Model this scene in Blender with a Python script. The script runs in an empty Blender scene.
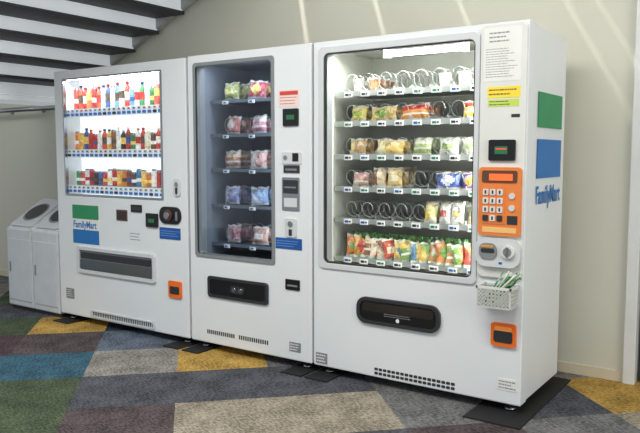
import bpy, bmesh, math, random
from mathutils import Vector, Matrix
random.seed(7)
S = bpy.context.scene
S.view_settings.view_transform = 'Standard'
col = bpy.context.collection
pi = math.pi

# ---------------------------------------------------------------- materials
def newmat(name):
    m = bpy.data.materials.new(name); m.use_nodes = True
    nt = m.node_tree
    return m, nt, nt.nodes['Principled BSDF']
def srgb(c):
    return tuple(((x/255)/12.92 if x/255 <= .04045 else ((x/255+.055)/1.055)**2.4) for x in c)+(1,)
def pm(name, rgb, rough=.5, metal=0, noise=.04, scale=8, emit=0, bump=0):
    m, nt, b = newmat(name)
    c = srgb(rgb)
    n = nt.nodes.new('ShaderNodeTexNoise'); n.inputs['Scale'].default_value = scale
    tc = nt.nodes.new('ShaderNodeTexCoord'); nt.links.new(tc.outputs['Object'], n.inputs['Vector'])
    r = nt.nodes.new('ShaderNodeValToRGB')
    r.color_ramp.elements[0].position = .3; r.color_ramp.elements[1].position = .7
    r.color_ramp.elements[0].color = tuple(x*(1-noise) for x in c[:3])+(1,)
    r.color_ramp.elements[1].color = tuple(min(1, x*(1+noise)) for x in c[:3])+(1,)
    nt.links.new(n.outputs['Fac'], r.inputs[0]); nt.links.new(r.outputs[0], b.inputs['Base Color'])
    b.inputs['Roughness'].default_value = rough; b.inputs['Metallic'].default_value = metal
    if emit:
        nt.links.new(r.outputs[0], b.inputs['Emission Color']); b.inputs['Emission Strength'].default_value = emit
    if bump:
        bp = nt.nodes.new('ShaderNodeBump'); bp.inputs['Strength'].default_value = bump
        nt.links.new(n.outputs['Fac'], bp.inputs['Height']); nt.links.new(bp.outputs[0], b.inputs['Normal'])
    return m
def glassmat(name, tint, gl, rough=.02):
    m = bpy.data.materials.new(name); m.use_nodes = True; nt = m.node_tree; nt.nodes.clear()
    o = nt.nodes.new('ShaderNodeOutputMaterial'); mx = nt.nodes.new('ShaderNodeMixShader')
    t = nt.nodes.new('ShaderNodeBsdfTransparent'); g = nt.nodes.new('ShaderNodeBsdfGlossy')
    lw = nt.nodes.new('ShaderNodeLayerWeight'); lw.inputs[0].default_value = gl
    t.inputs[0].default_value = tint+(1,); g.inputs['Roughness'].default_value = rough
    nt.links.new(lw.outputs['Fresnel'], mx.inputs[0]); nt.links.new(t.outputs[0], mx.inputs[1]); nt.links.new(g.outputs[0], mx.inputs[2])
    nt.links.new(mx.outputs[0], o.inputs[0]); return m

_c = {}
def C(rgb, rough=.45, **k):
    key = (rgb, rough, tuple(sorted(k.items())))
    if key not in _c: _c[key] = pm('paint_%d_%d_%d' % rgb, rgb, rough, **k)
    return _c[key]
_p = {}
def PK(rgb):
    """printed snack film: base colour with blotchy darker / lighter artwork"""
    if rgb in _p: return _p[rgb]
    m, nt, b = newmat('film_%d_%d_%d' % rgb)
    tc = nt.nodes.new('ShaderNodeTexCoord')
    n = nt.nodes.new('ShaderNodeTexNoise'); n.inputs['Scale'].default_value = 34; n.inputs['Detail'].default_value = 3
    nt.links.new(tc.outputs['Object'], n.inputs['Vector'])
    r = nt.nodes.new('ShaderNodeValToRGB'); e = r.color_ramp.elements
    c = srgb(rgb)
    e[0].position = .36; e[0].color = tuple(x*.5 for x in c[:3])+(1,)
    e[1].position = .45; e[1].color = c
    q = e.new(.58); q.color = c
    q = e.new(.64); q.color = tuple(min(1, x*.5+.42) for x in c[:3])+(1,)
    nt.links.new(n.outputs['Fac'], r.inputs[0]); nt.links.new(r.outputs[0], b.inputs['Base Color'])
    b.inputs['Roughness'].default_value = .26
    bp = nt.nodes.new('ShaderNodeBump'); bp.inputs['Strength'].default_value = .4; bp.inputs['Distance'].default_value = .01
    n2 = nt.nodes.new('ShaderNodeTexNoise'); n2.inputs['Scale'].default_value = 60
    nt.links.new(tc.outputs['Object'], n2.inputs['Vector']); nt.links.new(n2.outputs['Fac'], bp.inputs['Height']); nt.links.new(bp.outputs[0], b.inputs['Normal'])
    _p[rgb] = m; return m
G = PK
WHITE = pm('machine_white_enamel', (224, 228, 229), .32, noise=.015, scale=3)
WHITE2 = pm('machine_panel_grey', (204, 208, 208), .35, noise=.02)
OFFW = pm('offwhite_plastic', (216, 217, 211), .4, noise=.02)
BLACK = pm('black_plastic', (16, 16, 18), .3)
DARK = pm('dark_grey_plastic', (46, 48, 50), .35)
MID = pm('mid_grey_plastic', (128, 132, 134), .4)
LINER = pm('cabinet_liner', (210, 212, 202), .35, noise=.05)
LINERD = pm('cabinet_liner_dark', (112, 120, 132), .45, noise=.08)
METAL = pm('brushed_steel', (170, 174, 176), .25, 1.0)
CHROME = pm('zinc_wire', (176, 180, 178), .3, .35)
ORANGE = pm('orange_plastic', (232, 110, 34), .4)
ORANGE2 = pm('orange_keypad', (226, 128, 62), .4)
GREEN = pm('sign_green', (38, 140, 88), .45)
BLUE = pm('sign_blue', (30, 110, 178), .45)
LBLUE = pm('label_blue', (20, 84, 158), .4)
LCD = pm('lcd_green', (36, 100, 64), .3, emit=.25)
LCDR = pm('lcd_amber', (240, 90, 40), .3, emit=1.0)
RUBBER = pm('rubber_mat', (14, 14, 16), .8, noise=.2, scale=60, bump=.2)
PAPER = pm('paper', (226, 226, 220), .7)
PRINT = pm('printed_ink', (140, 142, 146), .7)
YEL = pm('label_yellow', (238, 214, 60), .5)
BACKLIT = pm('backlit_panel', (236, 244, 250), .5, emit=1.0, noise=.01)
TUBE = pm('fluorescent_tube', (255, 255, 250), .5, emit=9, noise=.0)
GLASS = glassmat('display_glass', (.97, .99, .98), .13)
GLASSD = glassmat('display_glass_tinted', (.74, .79, .83), .24)

# ---------------------------------------------------------------- builder
class B:
    def __init__(s): s.v = []; s.f = []; s.m = []; s.sm = []; s.mats = []
    def mi(s, m):
        if m not in s.mats: s.mats.append(m)
        return s.mats.index(m)
    def add(s, vs, fs, mat, smooth=False):
        o = len(s.v); s.v += [tuple(p) for p in vs]
        for i, f in enumerate(fs):
            s.f.append([o+k for k in f]); s.m.append(s.mi(mat[i] if isinstance(mat, list) else mat)); s.sm.append(smooth)
        return s
    def box(s, x0, x1, y0, y1, z0, z1, mat, M=None):
        vs = [(x, y, z) for x in (x0, x1) for y in (y0, y1) for z in (z0, z1)]
        if M is not None: vs = [M @ Vector(p) for p in vs]
        return s.add(vs, [(0,1,3,2),(4,6,7,5),(0,4,5,1),(2,3,7,6),(0,2,6,4),(1,5,7,3)], mat)
    def quad(s, a, b, c, d, mat): return s.add([a, b, c, d], [(0,1,2,3)], mat)
    @staticmethod
    def rr(x0, x1, z0, z1, r, n=6):
        r = max(r, 1e-4); pts = []
        for cx, cz, a0 in ((x1-r, z1-r, 0), (x0+r, z1-r, 90), (x0+r, z0+r, 180), (x1-r, z0+r, 270)):
            for i in range(n+1):
                a = math.radians(a0+90*i/n); pts.append((cx+r*math.cos(a), cz+r*math.sin(a)))
        return pts
    def rprism(s, x0, x1, z0, z1, y0, y1, r, mat, n=6, M=None):
        p = s.rr(x0, x1, z0, z1, r, n); k = len(p)
        vs = [Vector((a, y0, c)) for a, c in p]+[Vector((a, y1, c)) for a, c in p]
        if M is not None: vs = [M @ q for q in vs]
        fs = [tuple(range(k)), tuple(range(2*k-1, k-1, -1))]+[(i, (i+1) % k, k+(i+1) % k, k+i) for i in range(k)]
        return s.add(vs, fs, mat)
    def ring(s, o, i, y0, y1, ro, ri, mat, matin=None, n=6):
        po = s.rr(*o, ro, n); p = s.rr(*i, ri, n); k = len(po); matin = matin or mat
        vs = [(a, y0, c) for a, c in po]+[(a, y0, c) for a, c in p]+[(a, y1, c) for a, c in po]+[(a, y1, c) for a, c in p]
        fs = []; ms = []
        for j in range(k):
            q = (j+1) % k
            fs.append((j, q, k+q, k+j)); ms.append(mat)
            fs.append((2*k+j, 3*k+j, 3*k+q, 2*k+q)); ms.append(mat)
            fs.append((j, 2*k+j, 2*k+q, q)); ms.append(mat)
            fs.append((k+j, k+q, 3*k+q, 3*k+j)); ms.append(matin)
        return s.add(vs, fs, ms)
    def cyl(s, c, ax, r, h, mat, n=24, r2=None, M=None, smooth=True):
        r2 = r if r2 is None else r2; c = Vector(c)
        u = {'x': Vector((0,1,0)), 'y': Vector((1,0,0)), 'z': Vector((1,0,0))}[ax]
        w = {'x': Vector((1,0,0)), 'y': Vector((0,1,0)), 'z': Vector((0,0,1))}[ax]
        t = w.cross(u); vs = []
        for k, rad in ((0, r), (1, r2)):
            for i in range(n):
                a = 2*pi*i/n; vs.append(c+w*h*k+u*rad*math.cos(a)+t*rad*math.sin(a))
        if M is not None: vs = [M @ q for q in vs]
        s.add(vs, [(i, (i+1) % n, n+(i+1) % n, n+i) for i in range(n)], mat, smooth)
        o = len(s.v)-2*n
        for cap in (list(range(n)), list(range(2*n-1, n-1, -1))):
            s.f.append([o+k for k in cap]); s.m.append(s.mi(mat)); s.sm.append(False)
        return s
    def tube(s, pts, r, mat, n=5):
        pts = [Vector(p) for p in pts]; vs = []; fs = []
        for i, p in enumerate(pts):
            d = (pts[min(i+1, len(pts)-1)]-pts[max(i-1, 0)]).normalized()
            up = Vector((0,0,1)) if abs(d.z) < .9 else Vector((0,1,0))
            a = d.cross(up).normalized(); b = a.cross(d)
            for k in range(n):
                t = 2*pi*k/n; vs.append(p+a*r*math.cos(t)+b*r*math.sin(t))
        for i in range(len(pts)-1):
            for k in range(n):
                fs.append((i*n+k, i*n+(k+1) % n, (i+1)*n+(k+1) % n, (i+1)*n+k))
        fs.append(tuple(range(n))); fs.append(tuple(range((len(pts)-1)*n, len(pts)*n)))
        return s.add(vs, fs, mat, True)
    def coil(s, cx, y0, y1, cz, r, turns, mat, wire=.0022):
        N = turns*14
        return s.tube([(cx+r*math.cos(2*pi*i/14), y0+(y1-y0)*i/N, cz+r*math.sin(2*pi*i/14)) for i in range(N+1)], wire, mat, 4)
    def lathe(s, cx, cy, z0, prof, n=16):
        vs = []; fs = []; ms = []
        for r, z, m in prof:
            for i in range(n):
                a = 2*pi*i/n; vs.append((cx+r*math.cos(a), cy+r*math.sin(a), z0+z))
        for j in range(len(prof)-1):
            for i in range(n):
                q = (i+1) % n; fs.append((j*n+i, j*n+q, (j+1)*n+q, (j+1)*n+i)); ms.append(prof[j+1][2])
        s.add(vs, fs, ms, True)
        s.add([vs[i] for i in range(n)], [tuple(range(n))], prof[0][2])
        s.add([vs[(len(prof)-1)*n+i] for i in range(n)], [tuple(range(n))], prof[-1][2])
        return s
    def pillow(s, M, w, h, t, pat, nx=10, nz=10):
        """sealed snack bag standing in local xz plane, base z=0"""
        ph = random.uniform(0, 6)
        for side in (-1, 1):
            vs = []; fs = []; ms = []
            for j in range(nz+1):
                for i in range(nx+1):
                    a = i/nx*2-1; b = j/nz*2-1
                    e = (max(0, 1-abs(a)**2.4))**.6*(max(0, 1-(abs(b)/.86)**2.6) if abs(b) < .86 else 0)**.6
                    wr = .12*math.sin(9*a+5*b+ph)*e+.06*math.sin(14*b-6*a+ph)*e
                    vs.append(M @ Vector((a*w/2*(1-.10*(1-abs(b))), side*(t/2*(e+wr)+.0006), (b+1)/2*h+.004*math.sin(6*a+ph)*(1 if b > .8 else 0))))
            for j in range(nz):
                for i in range(nx):
                    fs.append((j*(nx+1)+i, j*(nx+1)+i+1, (j+1)*(nx+1)+i+1, (j+1)*(nx+1)+i)); ms.append(pat(i/(nx-1), j/(nz-1)))
            s.add(vs, fs, ms, True)
        return s
    def done(s, name, parent=None, bevel=0, seg=2):
        me = bpy.data.meshes.new(name); me.from_pydata(s.v, [], s.f); me.update()
        for m in s.mats: me.materials.append(m)
        for i, p in enumerate(me.polygons): p.material_index = s.m[i]; p.use_smooth = s.sm[i]
        bm = bmesh.new(); bm.from_mesh(me); bmesh.ops.recalc_face_normals(bm, faces=bm.faces); bm.to_mesh(me); bm.free()
        ob = bpy.data.objects.new(name, me); col.objects.link(ob)
        if parent: ob.parent = parent
        if bevel:
            md = ob.modifiers.new('bevel', 'BEVEL'); md.width = bevel; md.segments = seg; md.limit_method = 'ANGLE'; md.angle_limit = .6
        return ob
def empty(name, loc=(0,0,0)):
    e = bpy.data.objects.new(name, None); e.empty_display_size = .2; col.objects.link(e); return e
def text(body, loc, size, mat, parent, name, rot=(pi/2, 0, 0), sx=1, bold=0, align='LEFT'):
    c = bpy.data.curves.new(name+'_c', 'FONT'); c.body = body; c.size = size; c.extrude = .0004; c.offset = bold; c.align_x = align
    o = bpy.data.objects.new(name+'_tmp', c); col.objects.link(o)
    bpy.context.view_layer.update()
    me = bpy.data.meshes.new_from_object(o.evaluated_get(bpy.context.evaluated_depsgraph_get()))
    bpy.data.objects.remove(o); me.materials.clear(); me.materials.append(mat)
    ob = bpy.data.objects.new(name, me); col.objects.link(ob); ob.location = loc; ob.rotation_euler = rot; ob.scale = (sx, 1, 1); ob.parent = parent
    return ob
def lines(b, x0, x1, z0, z1, y, n, mat, fill=.45):
    h = (z1-z0)/n
    for i in range(n):
        e = x1-(x1-x0)*random.uniform(0, .35); x = x0
        while x < e:
            wl = random.uniform(.006, .02)
            b.box(x, min(x+wl, e), y-.0006, y, z0+h*i+h*(1-fill)/2, z0+h*i+h*(1+fill)/2, mat); x += wl+.003
def arealight(name, loc, rot, sx, sy, power, color=(1,1,1), parent=None, spread=None):
    l = bpy.data.lights.new(name, 'AREA'); l.shape = 'RECTANGLE'; l.size = sx; l.size_y = sy; l.energy = power; l.color = color
    if spread: l.spread = spread
    o = bpy.data.objects.new(name, l); o.location = loc; o.rotation_euler = rot; col.objects.link(o)
    if parent: o.parent = parent
    return o

# ---------------------------------------------------------------- floor
def carpet(name, rgb, rgb2):
    m, nt, b = newmat(name)
    tc = nt.nodes.new('ShaderNodeTexCoord'); mp = nt.nodes.new('ShaderNodeMapping')
    mp.inputs['Rotation'].default_value = (0, 0, pi/4); mp.inputs['Scale'].default_value = (45, 130, 50)
    n = nt.nodes.new('ShaderNodeTexNoise'); n.inputs['Scale'].default_value = 1; n.inputs['Detail'].default_value = 4; n.inputs['Roughness'].default_value = .7
    n2 = nt.nodes.new('ShaderNodeTexNoise'); n2.inputs['Scale'].default_value = 7
    nt.links.new(tc.outputs['Object'], mp.inputs[0]); nt.links.new(mp.outputs[0], n.inputs['Vector']); nt.links.new(tc.outputs['Object'], n2.inputs['Vector'])
    ad = nt.nodes.new('ShaderNodeMath'); ad.operation = 'MULTIPLY_ADD'; ad.inputs[1].default_value = .3
    nt.links.new(n2.outputs['Fac'], ad.inputs[0]); nt.links.new(n.outputs['Fac'], ad.inputs[2])
    r = nt.nodes.new('ShaderNodeValToRGB'); r.color_ramp.elements[0].position = .53; r.color_ramp.elements[1].position = .78
    r.color_ramp.elements[0].color = srgb(tuple(x*.82 for x in rgb)); r.color_ramp.elements[1].color = srgb(tuple(min(255, x*1.08) for x in rgb2))
    nt.links.new(ad.outputs[0], r.inputs[0]); nt.links.new(r.outputs[0], b.inputs['Base Color'])
    b.inputs['Roughness'].default_value = .95; b.inputs['Specular IOR Level'].default_value = .15
    bp = nt.nodes.new('ShaderNodeBump'); bp.inputs['Strength'].default_value = .5; bp.inputs['Distance'].default_value = .01
    nt.links.new(n.outputs['Fac'], bp.inputs['Height']); nt.links.new(bp.outputs[0], b.inputs['Normal'])
    return m
K = {'teal': carpet('carpet_teal', (36, 66, 82), (66, 102, 118)),
     'slate': carpet('carpet_slate', (50, 52, 58), (90, 92, 98)),
     'grey': carpet('carpet_grey', (74, 74, 76), (122, 122, 122)),
     'beige': carpet('carpet_beige', (112, 104, 90), (162, 153, 136)),
     'light': carpet('carpet_light_grey', (98, 95, 90), (150, 146, 138)),
     'brown': carpet('carpet_brown', (54, 47, 49), (92, 82, 83)),
     'olive': carpet('carpet_olive', (46, 56, 42), (84, 95, 72)),
     'mustard': carpet('carpet_mustard', (140, 108, 52), (192, 157, 84)),
     'maroon': carpet('carpet_maroon', (54, 42, 47), (86, 68, 74)),
     'navy': carpet('carpet_navy', (26, 35, 48), (52, 63, 80)),
     'blue': carpet('carpet_blue_grey', (62, 70, 82), (106, 116, 130))}
# tile grid turned 45 degrees to the wall; index (i,j): r1=-1.58+.51*i , r2=-.03+.51*j
T = {(-2,2):'teal', (-1,2):'light', (0,2):'mustard', (-2,4):'mustard', (-2,3):'brown', (-1,3):'blue', (0,3):'slate', (-3,3):'maroon',
     (-3,2):'teal', (-3,1):'olive', (-2,1):'olive', (-1,1):'slate', (0,1):'slate', (1,1):'slate', (2,1):'grey', (-1,0):'brown', (-2,0):'olive',
     (0,0):'beige', (1,0):'beige', (2,0):'grey', (3,0):'slate', (4,0):'mustard', (3,1):'slate', (4,1):'light', (4,-1):'beige', (3,-1):'grey',
     (0,-1):'brown', (1,-1):'slate', (2,-1):'brown', (5,0):'beige', (5,-1):'mustard', (-3,4):'olive', (-4,4):'olive', (-4,5):'navy', (-3,5):'slate', (-4,3):'teal', (1,2):'grey', (2,2):'slate'}
keys = list(K)
b = B()
for i in range(-16, 17):
    for j in range(-14, 18):
        r1 = -1.58+.51*i; r2 = -.03+.51*j
        cs = [(r1, r2), (r1+.51, r2), (r1+.51, r2+.51), (r1, r2+.51)]
        w = [((p-q)*.70711, (p+q)*.70711, 0) for p, q in cs]
        cx = sum(p[0] for p in w)/4; cy = sum(p[1] for p in w)/4
        if not(-7.6 < cx < 3.4 and -5.4 < cy < 1.1): continue
        nm = T.get((i, j)) or random.choice(keys)
        b.quad(*w, K[nm])
b.done('floor')

# ---------------------------------------------------------------- wall, trims, door, ceiling
def wallmat():
    m, nt, bs = newmat('painted_wall')
    tc = nt.nodes.new('ShaderNodeTexCoord'); n = nt.nodes.new('ShaderNodeTexNoise'); n.inputs['Scale'].default_value = 1.2
    r = nt.nodes.new('ShaderNodeValToRGB'); r.color_ramp.elements[0].color = srgb((200, 199, 184)); r.color_ramp.elements[1].color = srgb((211, 210, 195))
    nt.links.new(tc.outputs['Object'], n.inputs['Vector']); nt.links.new(n.outputs['Fac'], r.inputs[0]); nt.links.new(r.outputs[0], bs.inputs['Base Color'])
    bs.inputs['Roughness'].default_value = .6
    return m
WALL = wallmat()
WY = .82
b = B(); b.box(-7.6, .30, WY, WY+.15, 0, 3.4, WALL); b.box(1.32, 3.2, WY, WY+.15, 0, 3.4, WALL); b.box(.30, 1.32, WY, WY+.15, 2.2, 3.4, WALL)
b.done('wall_back')
CEIL = pm('ceiling_paint', (225, 225, 220), .8)
b = B(); b.box(-7.6, 3.2, -5.4, .69, 3.3, 3.34, CEIL); b.box(-7.6, 3.2, .765, WY, 3.3, 3.34, CEIL)
streak_slots = [-2.04, -1.62, -1.22, -.80, -.69]; xs = -7.6  # unseen ceiling slots, added to cut the spot into wall streaks
for s_ in streak_slots:
    b.box(xs, s_-.016, .69, .765, 3.3, 3.34, CEIL); xs = s_+.016
b.box(xs, 3.2, .69, .765, 3.3, 3.34, CEIL)
b.done('ceiling')
BASE = pm('baseboard_cream', (208, 198, 174), .5)
b = B(); b.box(-7.6, .285, WY-.012, WY, 0, .06, BASE); b.done('baseboard_back', bevel=.002)
b = B(); b.box(1.35, 3.2, WY-.012, WY, 0, .06, BASE); b.done('baseboard_back_2', bevel=.002)
d = empty('door_1')
FR = pm('door_frame_white', (214, 216, 214), .35)
b = B(); b.box(.285, .345, WY-.03, WY+.15, 0, 2.25, FR); b.box(1.28, 1.34, WY-.03, WY+.15, 0, 2.25, FR); b.box(.285, 1.34, WY-.03, WY+.15, 2.19, 2.25, FR)
b.done('door_frame', d, .004)
b = B(); b.ring((.35, 1.275, .01, 2.185), (.43, 1.19, .2, 2.08), WY+.03, WY+.07, .002, .01, DARK); b.box(.43, 1.19, WY+.045, WY+.05, .2, 2.08, pm('door_glass_dark', (30, 36, 42), .08))
b.cyl((.39, WY-.03, 1.0), 'z', .012, .25, METAL, 12); b.cyl((.39, WY-.03, 1.02), 'y', .006, .07, METAL, 8); b.cyl((.39, WY-.03, 1.23), 'y', .006, .07, METAL, 8)
b.done('door_leaf', d, .002)

# ---------------------------------------------------------------- staircase (seen from below)
st = empty('staircase')
STW = pm('stair_riser_painted_glow', (226, 232, 236), .5, emit=.34, noise=.08, scale=2); STD = pm('stair_tread_dark', (48, 52, 56), .6); STR = pm('stringer_grey', (180, 182, 180), .45)  # riser emission stands in for light falling on the stair underside
b = B(); y0, y1 = -1.3, .78
slope = .4255
def sz(x): return 2.39+slope*(x+2.85)
for i in range(-3, 5):
    x = -3.50+.28*i; z = sz(x)
    b.box(x-.02, x+.28+.02, y0, y1, z+.045, z+.07, STD)
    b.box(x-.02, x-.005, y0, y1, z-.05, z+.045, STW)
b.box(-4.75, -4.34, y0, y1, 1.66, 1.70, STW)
b.done('treads_and_risers', st, .002, 1)
b = B()
for yy in (.765, y0-.04):
    x0, x1 = -4.45, -2.3
    vs = [(x, yy+dy, sz(x)+dz) for dy in (0, .045) for x in (x0, x1) for dz in (-.03, .20)]
    b.add(vs, [(0,1,3,2),(4,6,7,5),(0,4,5,1),(2,3,7,6),(0,2,6,4),(1,5,7,3)], STR)
b.done('stringers', st, .004)
b = B(); b.cyl((-6.5, .70, 1.63), 'x', .022, 2.1, METAL, 14)
for xx in (-6.2, -5.3, -4.8): b.cyl((xx, .70, 1.63), 'y', .01, .12, METAL, 8); b.cyl((xx, .81, 1.63), 'y', .03, .012, METAL, 14)
hr = empty('wall_handrail'); b.done('rail', hr)

# ---------------------------------------------------------------- machine common bits
def feet(par, x0, x1):
    b = B()
    for x in (x0+.07, x1-.07):
        for y in (.06, .54):
            b.cyl((x, y, .008), 'z', .028, .012, METAL, 20); b.cyl((x, y, .018), 'z', .012, .045, METAL, 14); b.cyl((x, y, .036), 'z', .02, .012, METAL, 6, smooth=False)
    b.done('levelling_feet', par)
def mat_pad(par, x0, x1, y0, y1):
    b = B(); b.box(x0, x1, y0, y1, 0, .008, RUBBER); return b.done('floor_pad', par, .003)

def logo_front(par, x0, x1, z0, z1, y):
    b = B(); h = z1-z0
    b.box(x0, x1, y-.0015, y, z0, z1, PAPER)
    b.box(x0, x1, y-.0025, y-.0014, z0+.64*h, z1, GREEN); b.box(x0, x1, y-.0025, y-.0014, z0, z0+.36*h, BLUE)
    b.done('logo_panel', par)
    text('FamilyMart', (x0+.006, y-.002, z0+.41*h), .07, BLUE, par, 'logo_text', sx=(x1-x0-.01)/.30*.88, bold=.0015)

# ================================================================= DRINK MACHINE
m1 = empty('drink_vending_machine')
X0, X1 = -3.46, -2.135
b = B(); b.ring((X0, X1, .05, 1.81), (-3.365, -2.35, .925, 1.752), 0, .15, .006, .012, WHITE, WHITE)
b.done('door_front', m1, .006)
b = B(); b.box(X0+.004, X1-.004, .153, .60, .055, 1.805, WHITE); b.done('cabinet', m1, .005)
b = B(); b.box(-3.37, -2.345, .146, .152, .92, 1.76, BACKLIT); b.ring((-3.365, -2.35, .925, 1.752), (-3.352, -2.363, .937, 1.74), -.004, .02, .012, .01, METAL, METAL)
b.done('display_backlight', m1)
b = B(); b.quad((-3.36, .012, .93), (-2.355, .012, .93), (-2.355, .012, 1.745), (-3.36, .012, 1.745), GLASS); b.done('display_window', m1)
b = B()
rows = [(1.535, .178), (1.25, .155), (.995, .14)]
BT = pm('price_button', (70, 120, 196), .3); BTR = pm('sold_button', (40, 44, 50), .3); STRIP = pm('price_strip', (214, 224, 232), .4, emit=.3)
N1 = 20
for zb, h in rows:
    b.box(-3.36, -2.355, .03, .14, zb-.008, zb, OFFW)
    b.box(-3.36, -2.355, .022, .032, zb-.055, zb+.002, STRIP)
    for i in range(N1):
        x = -3.33+i*(.945/(N1-1))
        b.rprism(x-.014, x+.014, zb-.047, zb-.029, .014, .023, .004, random.choice([BT, BT, BT, BTR]))
        b.box(x-.015, x+.015, .019, .023, zb-.022, zb-.002, PAPER)
        b.box(x-.010, x+.008, .018, .0192, zb-.016, zb-.007, random.choice([C((200, 50, 50)), C((60, 60, 70)), BT]))
b.done('price_strips', m1)
W_ = (232, 234, 236)
pal = [[(190,70,60),(200,90,70),(176,60,60),(214,130,90),(150,60,60),(190,90,70),W_,(70,96,150),W_,(100,146,190),W_,(200,80,70),(120,156,190),W_,(70,134,90),W_,(66,130,90),(200,86,76),(46,70,116),(214,214,204)],
       [(216,134,70),(222,170,90),(60,92,150),(186,66,60),(176,60,56),W_,(196,86,76),(216,176,96),(130,90,64),W_,(56,50,50),(176,66,60),(80,124,80),W_,(170,66,66),(222,212,184),(106,74,60),(190,76,66),(210,174,104),(90,66,54)],
       [(80,140,96),(200,86,80),W_,(176,60,64),(70,62,70),(70,108,170),(190,76,76),W_,(180,66,60),(220,176,96),(206,130,70),(130,72,60),(90,80,80),(70,116,166),(220,184,104),(190,110,70),W_,(170,74,66),(70,80,116),(214,156,80)]]
b = B()
for r, (zb, h) in enumerate(rows):
    for i in range(N1):
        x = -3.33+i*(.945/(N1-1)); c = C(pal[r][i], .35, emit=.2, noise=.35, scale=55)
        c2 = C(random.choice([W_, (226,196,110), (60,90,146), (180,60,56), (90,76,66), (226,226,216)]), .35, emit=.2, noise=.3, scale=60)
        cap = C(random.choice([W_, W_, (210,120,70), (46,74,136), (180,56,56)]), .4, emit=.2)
        y = .095
        kind = 'can' if r == 2 or i % 4 == 0 else ('carton' if (i+r*2) % 7 == 3 else 'bottle')
        if kind == 'can':
            hh = h*random.choice([.74, .86, .9]); R = .0195
            b.lathe(x, y, zb, [(R*.8, 0, METAL), (R, .006, METAL), (R, hh*.3, c), (R, hh*.5, c2), (R, hh*.9, c), (R*.85, hh*.97, METAL), (R*.85, hh, METAL)], 14)
        elif kind == 'carton':
            hh = h*.8; R = .018
            b.box(x-R, x+R, y-R, y+R, zb, zb+hh*.45, c); b.box(x-R, x+R, y-R, y+R, zb+hh*.45, zb+hh*.8, c2)
            b.add([(x-R, y-R, zb+hh*.8), (x+R, y-R, zb+hh*.8), (x+R, y+R, zb+hh*.8), (x-R, y+R, zb+hh*.8), (x-R, y, zb+hh), (x+R, y, zb+hh)], [(0,1,5,4), (2,3,4,5), (0,4,3), (1,2,5)], c)
        else:
            R = .0195; hh = h*random.uniform(.88, 1.0)
            b.lathe(x, y, zb, [(R*.85, 0, c), (R, .01, c), (R, hh*.28, c), (R*.9, hh*.34, c2), (R*.98, hh*.6, c2), (R, hh*.66, c), (R*.8, hh*.77, c), (R*.4, hh*.88, c), (R*.4, hh*.9, c), (R*.55, hh*.9, cap), (R*.55, hh, cap)], 14)
b.done('sample_drinks', m1)
arealight('display_lamp', (-2.86, .03, 1.735), (math.radians(-25), 0, 0), .98, .03, 4.5, (.95, .98, 1), m1)
logo_front(m1, -3.29, -3.0, .585, .86, 0)
b = B(); b.ring((-3.24, -2.43, .375, .565), (-3.215, -2.455, .40, .54), -.016, .004, .02, .012, WHITE2)
b.rprism(-3.22, -2.45, .395, .545, -.004, .002, .01, MID); b.box(-3.2, -2.47, -.012, -.003, .475, .525, DARK); b.rprism(-3.205, -2.465, .405, .48, -.014, -.004, .008, METAL)
b.done('dispensing_bin', m1, .002)
b = B()
b.rprism(-2.81, -2.70, .77, .845, -.004, 0, .004, C((96, 72, 60))); b.rprism(-2.80, -2.71, .78, .835, -.006, -.003, .003, C((50, 40, 38)))
b.rprism(-2.66, -2.555, .835, .885, -.006, 0, .004, BLACK); b.box(-2.65, -2.565, -.007, -.005, .848, .872, DARK)
b.rprism(-2.51, -2.40, .745, .835, -.012, 0, .006, BLACK); b.rprism(-2.485, -2.43, .775, .80, -.014, -.011, .003, LCD)
b.rprism(-2.385, -2.19, .775, .885, -.008, 0, .05, BLACK, 10); b.cyl((-2.30, -.02, .83), 'y', .036, .014, C((90, 56, 46)), 28); b.cyl((-2.30, -.028, .83), 'y', .022, .01, METAL, 24)
b.box(-2.235, -2.215, -.012, -.004, .80, .855, METAL)
b.rprism(-2.39, -2.20, .675, .75, -.003, 0, .004, LBLUE); lines(b, -2.38, -2.21, .69, .735, -.003, 3, C((120, 160, 210)), .25)
b.rprism(-2.25, -2.19, .955, 1.065, -.010, 0, .02, WHITE2); b.cyl((-2.22, -.016, 1.03), 'y', .014, .008, METAL, 18); b.box(-2.228, -2.212, -.016, -.008, .97, 1.01, DARK)
b.rprism(-2.31, -2.195, .30, .41, -.012, 0, .012, ORANGE); b.rprism(-2.295, -2.21, .325, .375, -.014, -.010, .01, DARK)
b.rprism(-3.39, -3.30, .17, .245, -.003, 0, .003, MID); lines(b, -3.38, -3.31, .18, .24, -.003, 4, PAPER, .3)
lines(b, -2.68, -2.55, .64, .70, 0, 3, PRINT, .3)
b.done('payment_controls', m1, .001, 1)
b = B(); b.ring((-3.12, -2.45, .062, .115), (-3.10, -2.47, .072, .105), -.006, .002, .02, .015, WHITE2)
for i in range(34): b.box(-3.09+i*.0184, -3.082+i*.0184, -.003, .0, .075, .102, DARK)
b.done('ventilation_louver', m1)
feet(m1, X0, X1)

# ================================================================= snack machine shells
def cabinet_glass(par, x0, x1, win, cav, liner, top=1.815):
    b = B(); b.ring((x0, x1, .05, top), win, 0, .085, .006, .02, WHITE, MID); b.done('door_front', par, .006)
    b = B(); b.ring((x0+.004, x1-.004, .055, top-.004), cav, .09, .60, .004, .004, WHITE, liner); b.box(cav[0]-.01, cav[1]+.01, .56, .598, cav[2]-.01, cav[3]+.01, liner)
    b.done('cabinet', par, .004)
    b = B(); b.ring((x0+.012, x1-.012, .062, top-.012), (cav[0]-.005, cav[1]+.005, cav[2]-.005, cav[3]+.005), .08, .095, .004, .004, DARK, liner); b.done('door_seal', par)

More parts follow.
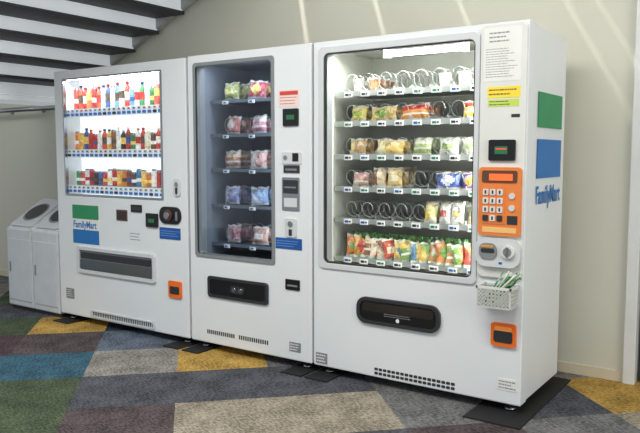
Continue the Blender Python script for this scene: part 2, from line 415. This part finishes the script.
def stripes(c1, c2, c3, mode):
    def p(u, v):
        if v < .06 or v > .94: return c3
        if mode == 0: return c2 if .3 < v < .6 and .15 < u < .85 else c1
        if mode == 1: return c2 if (u-.5)**2+(v-.5)**2 < .1 else c1
        if mode == 2: return c2 if v > .62 else (c3 if .25 < v < .4 else c1)
        if mode == 3: return c2 if u < .35 else c1
        return c2 if (u+v) < .8 else c1
    return p

# ================================================================= SNACK MACHINE (narrow, middle)
m2 = empty('snack_vending_machine')
cabinet_glass(m2, -2.115, -1.185, (-2.055, -1.455, .60, 1.755), (-2.08, -1.43, .57, 1.775), LINERD)
b = B(); b.ring((-2.07, -1.44, .585, 1.77), (-2.048, -1.462, .607, 1.748), -.006, .01, .02, .018, MID, DARK); b.done('window_frame', m2, .002)
b = B(); b.quad((-2.055, .015, .60), (-1.455, .015, .60), (-1.455, .015, 1.755), (-2.055, .015, 1.755), GLASSD); b.done('window_glass', m2)
b = B(); sn = B(); co = B()
TR = pm('tray_grey', (104, 112, 124), .4, .2)
p2 = [[((170,178,110),(230,220,150)),((206,90,110),(236,200,110))],[((200,130,126),(230,220,212)),((216,146,164),(238,230,234))],[((180,126,100),(222,196,170)),((214,170,164),(234,224,224))],[((140,146,190),(224,220,238)),((130,160,200),(230,234,250))],[((174,124,136),(220,210,216)),((190,146,130),(224,218,218))]]
for r, z in enumerate([1.555, 1.345, 1.13, .905, .66]):
    b.box(-2.075, -1.435, .16, .55, z-.012, z-.008, TR); b.box(-2.075, -1.435, .155, .16, z-.02, z, TR)
    for i, x in enumerate((-1.945, -1.735, -1.53)):
        b.box(x-.022, x+.022, .148, .154, z-.028, z-.008, PAPER); b.box(x-.014, x+.006, .147, .149, z-.024, z-.013, LBLUE)
        co.coil(x, .17, .52, z+.05, .05, 6, CHROME, .0026)
        if i < 2:
            c1, c2 = p2[r][i]
            for kk in range(2):
                M = Matrix.Translation((x+random.uniform(-.01, .01), .215+.1*kk, z)) @ Matrix.Rotation(random.uniform(-.25, .25), 4, 'Z') @ Matrix.Rotation(-.12, 4, 'X') @ Matrix.Rotation(random.uniform(-.08, .08), 4, 'Y')
                sn.pillow(M, .122, .112, .065, stripes(PK(c1), PK(c2), PK((214, 214, 214)), (r+i) % 5))
b.done('shelf_trays', m2); sn.done('snack_packets', m2); co.done('spiral_coils', m2)
arealight('cabinet_lamp', (-1.75, .08, 1.765), (math.radians(-10), 0, 0), .55, .03, 7, (.87, .93, 1), m2)
arealight('cabinet_side_lamp', (-1.445, .12, 1.17), (0, math.radians(90), 0), 1.1, .02, 4, (.87, .93, 1), m2)
b = B()
b.rprism(-1.41, -1.265, 1.48, 1.575, -.002, 0, .004, C((236, 214, 206))); b.box(-1.40, -1.275, -.003, -.0019, 1.545, 1.567, C((210, 70, 60))); lines(b, -1.40, -1.28, 1.49, 1.54, -.0019, 3, C((200, 110, 100)), .3)
b.rprism(-1.375, -1.27, 1.375, 1.47, -.01, 0, .005, BLACK); b.rprism(-1.35, -1.295, 1.41, 1.435, -.012, -.009, .002, LCD)
b.rprism(-1.385, -1.25, 1.165, 1.23, -.006, 0, .008, WHITE2); b.cyl((-1.36, -.010, 1.20), 'y', .013, .006, METAL, 18); b.box(-1.31, -1.27, -.009, -.005, 1.18, 1.225, BLACK)
b.rprism(-1.375, -1.265, 1.115, 1.158, -.005, 0, .004, DARK); b.box(-1.36, -1.28, -.007, -.004, 1.128, 1.14, METAL)
b.rprism(-1.385, -1.265, .905, 1.09, -.006, 0, .006, METAL); b.rprism(-1.375, -1.275, 1.0, 1.075, -.009, -.005, .004, DARK); b.box(-1.365, -1.285, -.010, -.0085, 1.03, 1.04, METAL); b.box(-1.37, -1.28, -.008, -.005, .925, .975, WHITE2)
b.rprism(-1.365, -1.285, .755, .86, -.008, 0, .012, WHITE2); b.cyl((-1.325, -.014, .83), 'y', .016, .008, METAL, 18); b.box(-1.335, -1.315, -.012, -.007, .765, .80, DARK)
b.rprism(-1.435, -1.25, .685, .748, -.003, 0, .003, LBLUE); lines(b, -1.425, -1.26, .695, .738, -.003, 3, C((120, 160, 210)), .25)
b.rprism(-1.365, -1.265, .455, .515, -.006, 0, .004, BLACK); b.box(-1.35, -1.28, -.008, -.005, .475, .485, MID)
b.rprism(-1.34, -1.26, .10, .155, -.002, 0, .002, MID); lines(b, -1.335, -1.265, .105, .15, -.002, 3, PAPER, .4)
b.done('payment_controls', m2, .001, 1)
b = B(); b.ring((-1.965, -1.49, .345, .475), (-1.945, -1.51, .362, .458), -.012, .003, .02, .012, DARK); b.rprism(-1.95, -1.505, .36, .46, -.006, .002, .01, BLACK); b.rprism(-1.78, -1.67, .385, .43, -.010, -.005, .02, DARK)
b.cyl((-1.75, -.012, .408), 'y', .014, .003, METAL, 16); b.cyl((-1.70, -.012, .408), 'y', .014, .003, METAL, 16)
b.done('dispensing_flap', m2, .001, 1)
b = B()
for xa in (-1.98, -1.72):
    for i in range(14): b.box(xa+i*.0165, xa+.009+i*.0165, -.002, .001, .11, .135, DARK)
b.done('ventilation_louver', m2)
feet(m2, -2.115, -1.185)

# ================================================================= SNACK MACHINE (wide, right)
m3 = empty('snack_vending_machine.001')
cabinet_glass(m3, -1.17, 0, (-1.105, -.245, .625, 1.755), (-1.13, -.235, .59, 1.785), LINER)
b = B(); b.ring((-1.135, -.225, .60, 1.785), (-1.10, -.25, .632, 1.750), -.01, .006, .03, .03, WHITE2, MID); b.done('window_frame', m3, .004)
b = B(); b.ring((-1.101, -.249, .631, 1.751), (-1.093, -.257, .640, 1.743), -.002, .014, .028, .02, DARK, DARK); b.done('window_gasket', m3)
b = B(); b.quad((-1.105, .015, .625), (-.245, .015, .625), (-.245, .015, 1.755), (-1.105, .015, 1.755), GLASS); b.done('window_glass', m3)
b = B(); b.cyl((-.78, .14, 1.742), 'x', .016, .40, TUBE, 14); b.box(-.84, -.30, .11, .17, 1.770, 1.785, OFFW); b.box(-.81, -.78, .12, .16, 1.72, 1.785, OFFW); b.box(-.38, -.35, .12, .16, 1.72, 1.785, OFFW)
b.done('cabinet_tube_lamp', m3)
arealight('cabinet_lamp', (-.68, .09, 1.77), (math.radians(-15), 0, 0), .8, .03, 17, (1, 1, .96), m3)
arealight('cabinet_side_lamp', (-.24, .11, 1.2), (0, math.radians(90), 0), 1.0, .02, 6.5, (1, 1, .97), m3)
b = B(); sn = B(); co = B(); cp = B()
TR3 = pm('tray_steel', (160, 164, 160), .35, .3)
TAG = pm('price_tag_clip', (232, 234, 232), .4)
shz = [1.555, 1.395, 1.215, 1.04, .865, .65]
content = {
 1: [(-.99, .10, .09, (206,190,110), (150,170,60)), (-.84, .17, .08, (222,190,120), (120,150,70)), (-.65, .17, .085, (220,150,80), (200,70,56)), (-.33, .10, .09, (220,190,90), (200,70,60))],
 2: [(-.99, .11, .09, (190,154,106), (214,196,140)), (-.80, .18, .085, (232,200,120), (240,226,180)), (-.60, .12, .09, (170,186,120), (226,228,206)), (-.46, .11, .09, (226,226,214), (160,180,120)), (-.34, .10, .09, (204,204,184), (150,174,120))],
 3: [(-.98, .10, .08, (196,160,140), (210,150,150)), (-.86, .08, .11, (226,206,170), (130,90,66)), (-.76, .09, .11, (214,184,120), (230,220,190)), (-.46, .13, .09, (90,110,174), (226,226,240)), (-.33, .10, .09, (130,104,166), (226,184,84))],
 4: [(-.55, .08, .11, (232,220,160), (220,190,80)), (-.47, .07, .11, (238,236,226), (200,90,80)), (-.40, .07, .11, (238,238,232), (220,194,130)), (-.31, .08, .10, (224,200,140), (150,170,90))],
}
for r, z in enumerate(shz):
    b.box(-1.12, -.24, .14, .54, z-.010, z-.006, TR3); b.box(-1.12, -.24, .132, .138, z-.024, z+.004, TR3)
    n = 8
    for i in range(n+1):
        x = -1.08+i*.104; b.box(x-.0015, x+.0015, .15, .53, z-.006, z+.02, TR3)
    for i in range(n):
        x = -1.03+i*.104
        b.box(x-.024, x+.024, .124, .131, z-.028, z-.001, TAG)
        b.box(x-.018, x+.004, .1225, .1245, z-.021, z-.009, random.choice([LBLUE, C((40, 40, 44)), C((30, 120, 80)), C((40, 40, 44))]))
        b.box(x+.008, x+.02, .1225, .1245, z-.019, z-.011, C((40, 40, 44)))
        if r < 5: co.coil(x, .15, .50, z+.05, .047 if r == 0 else .042, 6, CHROME, .0025)
        if r == 0 and i in (0, 1, 5, 6):       # a few cups deep in the top row
            cc = [G((226, 224, 216)), G((206, 150, 110)), G((226, 224, 216))][i % 3]
            for yy in (.24, .34, .43): cp.lathe(x, yy, z, [(.026, 0, OFFW), (.034, .07, cc), (.036, .072, OFFW), (.036, .078, OFFW)], 14)
    if r in content:
        for (x, w, h, c1, c2) in content[r]:
            for kk in range(3):
                M = Matrix.Translation((x+random.uniform(-.006, .006), .17+.07*kk, z)) @ Matrix.Rotation(random.uniform(-.2, .2), 4, 'Z') @ Matrix.Rotation(-.2, 4, 'X') @ Matrix.Rotation(random.uniform(-.06, .06), 4, 'Y')
                sn.pillow(M, w, h, .05, stripes(G(c1), G(c2), G((226, 222, 210)), random.randint(0, 4)))
    if r == 5:
        for i in range(15):
            x = -1.02+i*.05
            cc = [((214,130,76),(120,156,80)), ((130,164,90),(230,194,100)), ((206,96,76),(240,220,190)), ((226,174,84),(200,80,66)), ((194,140,90),(140,164,90)), ((230,204,120),(100,136,164)), ((160,104,76),(230,210,180))][(i*3+i//4) % 7]
            for kk in range(2):
                M = Matrix.Translation((x, .17+.10*kk, z)) @ Matrix.Rotation(.55+random.uniform(-.1, .1), 4, 'Z') @ Matrix.Rotation(-.3, 4, 'X') @ Matrix.Rotation(random.uniform(-.18, .18), 4, 'Y')
                sn.pillow(M, .08, .12+random.uniform(-.01, .01), .035, stripes(G(cc[0]), G(cc[1]), G((220, 226, 206)), i % 5))
            for kk in range(3):
                sn.tube([(x+.004*kk, .20, z+.10), (x-.008+.01*kk, .195, z+.128), (x-.016+.016*kk, .19, z+.14)], .007, G((70, 130, 60)))
b.done('shelf_trays', m3); sn.done('snack_packets', m3); co.done('spiral_coils', m3); cp.done('cup_noodles', m3)

# control column
b = B(); b.rprism(-.222, -.004, .645, 1.808, -.014, .0, .03, OFFW, 8)
b.done('control_column', m3, .005)
b = B(); y = -.014
b.box(-.205, -.03, y-.001, y, 1.55, 1.79, PAPER); lines(b, -.195, -.045, 1.565, 1.70, y-.001, 12, PRINT, .25); lines(b, -.18, -.06, 1.72, 1.775, y-.001, 3, PRINT, .35)
b.box(-.185, -.03, y-.0015, y, 1.475, 1.525, YEL); lines(b, -.178, -.045, 1.482, 1.52, y-.0015, 2, C((140, 90, 40)), .35)
b.box(-.18, -.035, y-.0012, y, 1.435, 1.468, C((190, 210, 90))); lines(b, -.175, -.05, 1.438, 1.465, y-.0012, 2, C((60, 100, 60)), .3)
b.box(-.07, -.03, y-.0012, y, 1.385, 1.40, DARK)
b.rprism(-.17, -.045, 1.19, 1.285, y-.012, y, .008, BLACK); b.rprism(-.14, -.08, 1.22, 1.255, y-.014, y-.011, .003, LCD); b.box(-.135, -.085, y-.0148, y-.013, 1.24, 1.246, C((220, 60, 60), emit=.6))
b.rprism(-.212, -.012, .845, 1.16, y-.016, y, .018, ORANGE2, 8); b.rprism(-.195, -.03, 1.09, 1.145, y-.02, y-.015, .008, C((90, 60, 40))); b.box(-.16, -.05, y-.0215, y-.019, 1.10, 1.13, LCDR)
b.rprism(-.195, -.085, .90, 1.075, y-.019, y-.015, .006, ORANGE2)
for i in range(3):
    for j in range(4): b.rprism(-.188+i*.034, -.162+i*.034, .912+j*.040, .94+j*.040, y-.024, y-.018, .005, DARK if j == 0 and i != 1 else OFFW); b.box(-.179+i*.034, -.171+i*.034, y-.0252, y-.0238, .918+j*.040, .934+j*.040, DARK)
for j in range(2): b.cyl((-.052, y-.022, 1.03-j*.055), 'y', .014, .008, WHITE2, 18)
b.box(-.073, -.025, y-.018, y-.015, .90, .94, DARK)
b.box(-.19, -.03, y-.018, y-.015, .86, .885, C((240, 190, 120)))
b.rprism(-.222, -.006, .70, .835, y-.022, y, .05, WHITE2, 8)
b.rprism(-.20, -.115, .735, .81, y-.028, y-.02, .03, MID); b.rprism(-.19, -.125, .765, .785, y-.03, y-.026, .008, DARK); b.box(-.19, -.13, y-.031, y-.027, .79, .80, C((210, 150, 60)))
b.cyl((-.062, y-.036, .775), 'y', .030, .016, OFFW, 28); b.cyl((-.062, y-.038, .775), 'y', .020, .004, MID, 24); b.box(-.067, -.057, y-.043, y-.034, .752, .798, METAL)
b.box(-.105, -.09, y-.0235, y-.0215, .715, .725, LBLUE)
b.rprism(-.145, -.025, .325, .435, -.014, 0, .014, ORANGE); b.rprism(-.13, -.04, .345, .40, -.017, -.013, .012, DARK); b.rprism(-.125, -.045, .40, .42, -.018, -.013, .006, C((250, 150, 70)))
b.rprism(-.11, -.015, .115, .17, -.002, 0, .002, PAPER); lines(b, -.105, -.02, .12, .165, -.002, 3, PRINT, .4)
b.rprism(-1.155, -1.08, .065, .125, -.002, 0, .002, MID); lines(b, -1.15, -1.085, .07, .12, -.002, 3, PAPER, .4)
b.done('payment_controls', m3, .001, 1)
b = B(); b.ring((-.885, -.405, .335, .475), (-.865, -.425, .353, .457), -.016, .003, .055, .04, DARK, n=8); b.rprism(-.872, -.418, .346, .464, -.008, .002, .045, BLACK, 8)
b.rprism(-.85, -.44, .40, .448, -.012, -.007, .02, pm('flap_smoke', (44, 38, 36), .12), 8); lines(b, -.72, -.56, .382, .402, -.0125, 2, MID, .35); b.cyl((-.64, -.014, .37), 'y', .01, .003, PAPER, 14)
b.done('dispensing_flap', m3, .002)
b = B()
for r in range(2):
    for i in range(18): b.rprism(-.78+i*.0255, -.76+i*.0255, .066+r*.022, .080+r*.022, -.002, .001, .004, DARK, 3)
b.done('ventilation_louver', m3)
b = B(); b.box(0, .0015, .15, .53, 1.345, 1.51, GREEN); b.box(0, .0015, .15, .53, 1.105, 1.29, BLUE); b.done('logo_panel', m3)
text('FamilyMart', (.0005, .145, .985), .12, BLUE, m3, 'logo_text', rot=(pi/2, 0, pi/2), sx=.72, bold=.002)
feet(m3, -1.17, 0)

# ---------------------------------------------------------------- basket with cutlery
bk = empty('utensil_basket'); b = B()
bx0, bx1, by0, by1, bz0, bz1 = -.178, -.025, -.105, -.003, .525, .612
nx, nz = 9, 5
for k in range(nx+1):
    x = bx0+(bx1-bx0)*k/nx
    for yy in (by0, by1): b.box(x-.0035, x+.0035, yy-.0015, yy+.0015, bz0, bz1, OFFW)
for k in range(7):
    yy = by0+(by1-by0)*k/6
    for x in (bx0, bx1): b.box(x-.0015, x+.0015, yy-.0035, yy+.0035, bz0, bz1, OFFW)
for k in range(nz+1):
    z = bz0+(bz1-bz0)*k/nz
    for yy in (by0, by1): b.box(bx0, bx1, yy-.0015, yy+.0015, z-.0035, z+.0035, OFFW)
    for x in (bx0, bx1): b.box(x-.0015, x+.0015, by0, by1, z-.0035, z+.0035, OFFW)
b.box(bx0, bx1, by0, by1, bz0-.004, bz0, OFFW)
for yy in (by0-.004, by1-.003): b.box(bx0-.006, bx1+.006, yy, yy+.008, bz1-.004, bz1+.008, OFFW)
for x in (bx0-.006, bx1-.002): b.box(x, x+.008, by0-.004, by1+.003, bz1-.004, bz1+.008, OFFW)
b.done('basket', bk)
b = B()
for i in range(18):
    x = -.13+.006*(i % 5)+random.uniform(-.01, .01); yy = -.085+.055*(i/18); ex = x+random.uniform(.06, .13); ez = random.uniform(.655, .70)
    b.tube([(x-.03, yy, .532), ((x-.03+ex)/2, yy, (.532+ez)/2), (ex, yy-.01, ez)], .0038, [G((60, 140, 80)), OFFW, G((50, 120, 66)), OFFW, G((120, 170, 110))][i % 5], 6)
b.done('wrapped_chopsticks', bk)

# ---------------------------------------------------------------- recycling bin
bn = empty('recycling_bin'); b = B()
BW = pm('bin_grey_white', (200, 204, 208), .4)
H0, H1, DD = .64, .86, .34
def bin_unit(b, x0, x1, h0=H0, h1=H1, d=DD):
    vs = [(x0, 0, .03), (x1, 0, .03), (x1, d, .03), (x0, d, .03), (x0, 0, h0), (x1, 0, h0), (x1, d, h1), (x0, d, h1)]
    b.add(vs, [(0,1,5,4),(1,2,6,5),(2,3,7,6),(3,0,4,7),(4,5,6,7),(0,3,2,1)], BW)
bin_unit(b, -4.14, -3.812); bin_unit(b, -3.806, -3.48)
b.done('bin_bodies', bn, .012, 3)
b = B()
ang = math.atan2(H1-H0, DD)
for cx in (-3.976, -3.643):
    M = Matrix.Translation((cx, DD/2, (H0+H1)/2+.002)) @ Matrix.Rotation(ang, 4, 'X')
    b.rprism(-.14, .14, -.175, .175, 0, .012, .03, BW, 6, M=M @ Matrix.Rotation(pi/2, 4, 'X'))
    b.cyl((0, 0, .001), 'z', .112, .014, MID, 32, M=M); b.cyl((0, 0, .004), 'z', .096, .014, BLACK, 32, M=M)
for x0, x1 in ((-4.115, -3.83), (-3.785, -3.505)):
    b.rprism(x0, x1, .08, .56, -.006, 0, .01, BW); b.box(x0+.02, x0+.035, -.012, -.005, .30, .38, MID)
b.box(-4.13, -3.49, .02, .32, 0, .03, DARK)
b.done('bin_lids_and_doors', bn, .002)

# ---------------------------------------------------------------- rubber pads under the feet
mat_pad(m3, -.22, .05, -.15, .68); mat_pad(m3, -1.165, -1.02, -.10, .60)
mat_pad(m2, -1.33, -1.19, -.10, .60); mat_pad(m2, -2.11, -1.97, -.10, .60)
mat_pad(m1, -2.28, -2.14, -.10, .60); mat_pad(m1, -3.455, -3.28, -.08, .60)

# ---------------------------------------------------------------- lights
w = bpy.data.worlds.new('World'); S.world = w; w.use_nodes = True
bg = w.node_tree.nodes['Background']; bg.inputs[0].default_value = (.88, .94, 1, 1); bg.inputs[1].default_value = .58
arealight('ceiling_light_1', (-.6, -2.0, 3.2), (math.radians(12), 0, 0), 3.2, 1.2, 105, (1, .985, .955))
arealight('ceiling_light_2', (-3.6, -2.4, 3.2), (math.radians(12), 0, 0), 2.4, 1.2, 54, (.95, .98, 1))
arealight('added_side_fill', (3.1, -1.2, 1.8), (0, math.radians(90), 0), 2.2, 2.4, 62, (1, .975, .92))  # unseen fill from the right, added to brighten the stair risers
sp = bpy.data.lights.new('added_streak_spot', 'SPOT'); sp.energy = 6500; sp.spot_size = math.radians(80); sp.spot_blend = .1; sp.shadow_soft_size = .035; sp.color = (1, .97, .88)  # unseen spot added above the ceiling to throw streaks on the wall
so = bpy.data.objects.new('added_streak_spot', sp); so.location = (-2.6, .5, 6.5); col.objects.link(so)
so.rotation_euler = Vector((1.2, .2, -3.2)).to_track_quat('-Z', 'Y').to_euler()

# ---------------------------------------------------------------- camera
cam = bpy.data.cameras.new('camera'); cam.sensor_width = 36; cam.lens = 704/640*36
co_ = bpy.data.objects.new('camera', cam); co_.location = (1.04, -3.143, 1.22)
co_.rotation_euler = (math.radians(90-5.07), 0, math.radians(34.61)); col.objects.link(co_); S.camera = co_
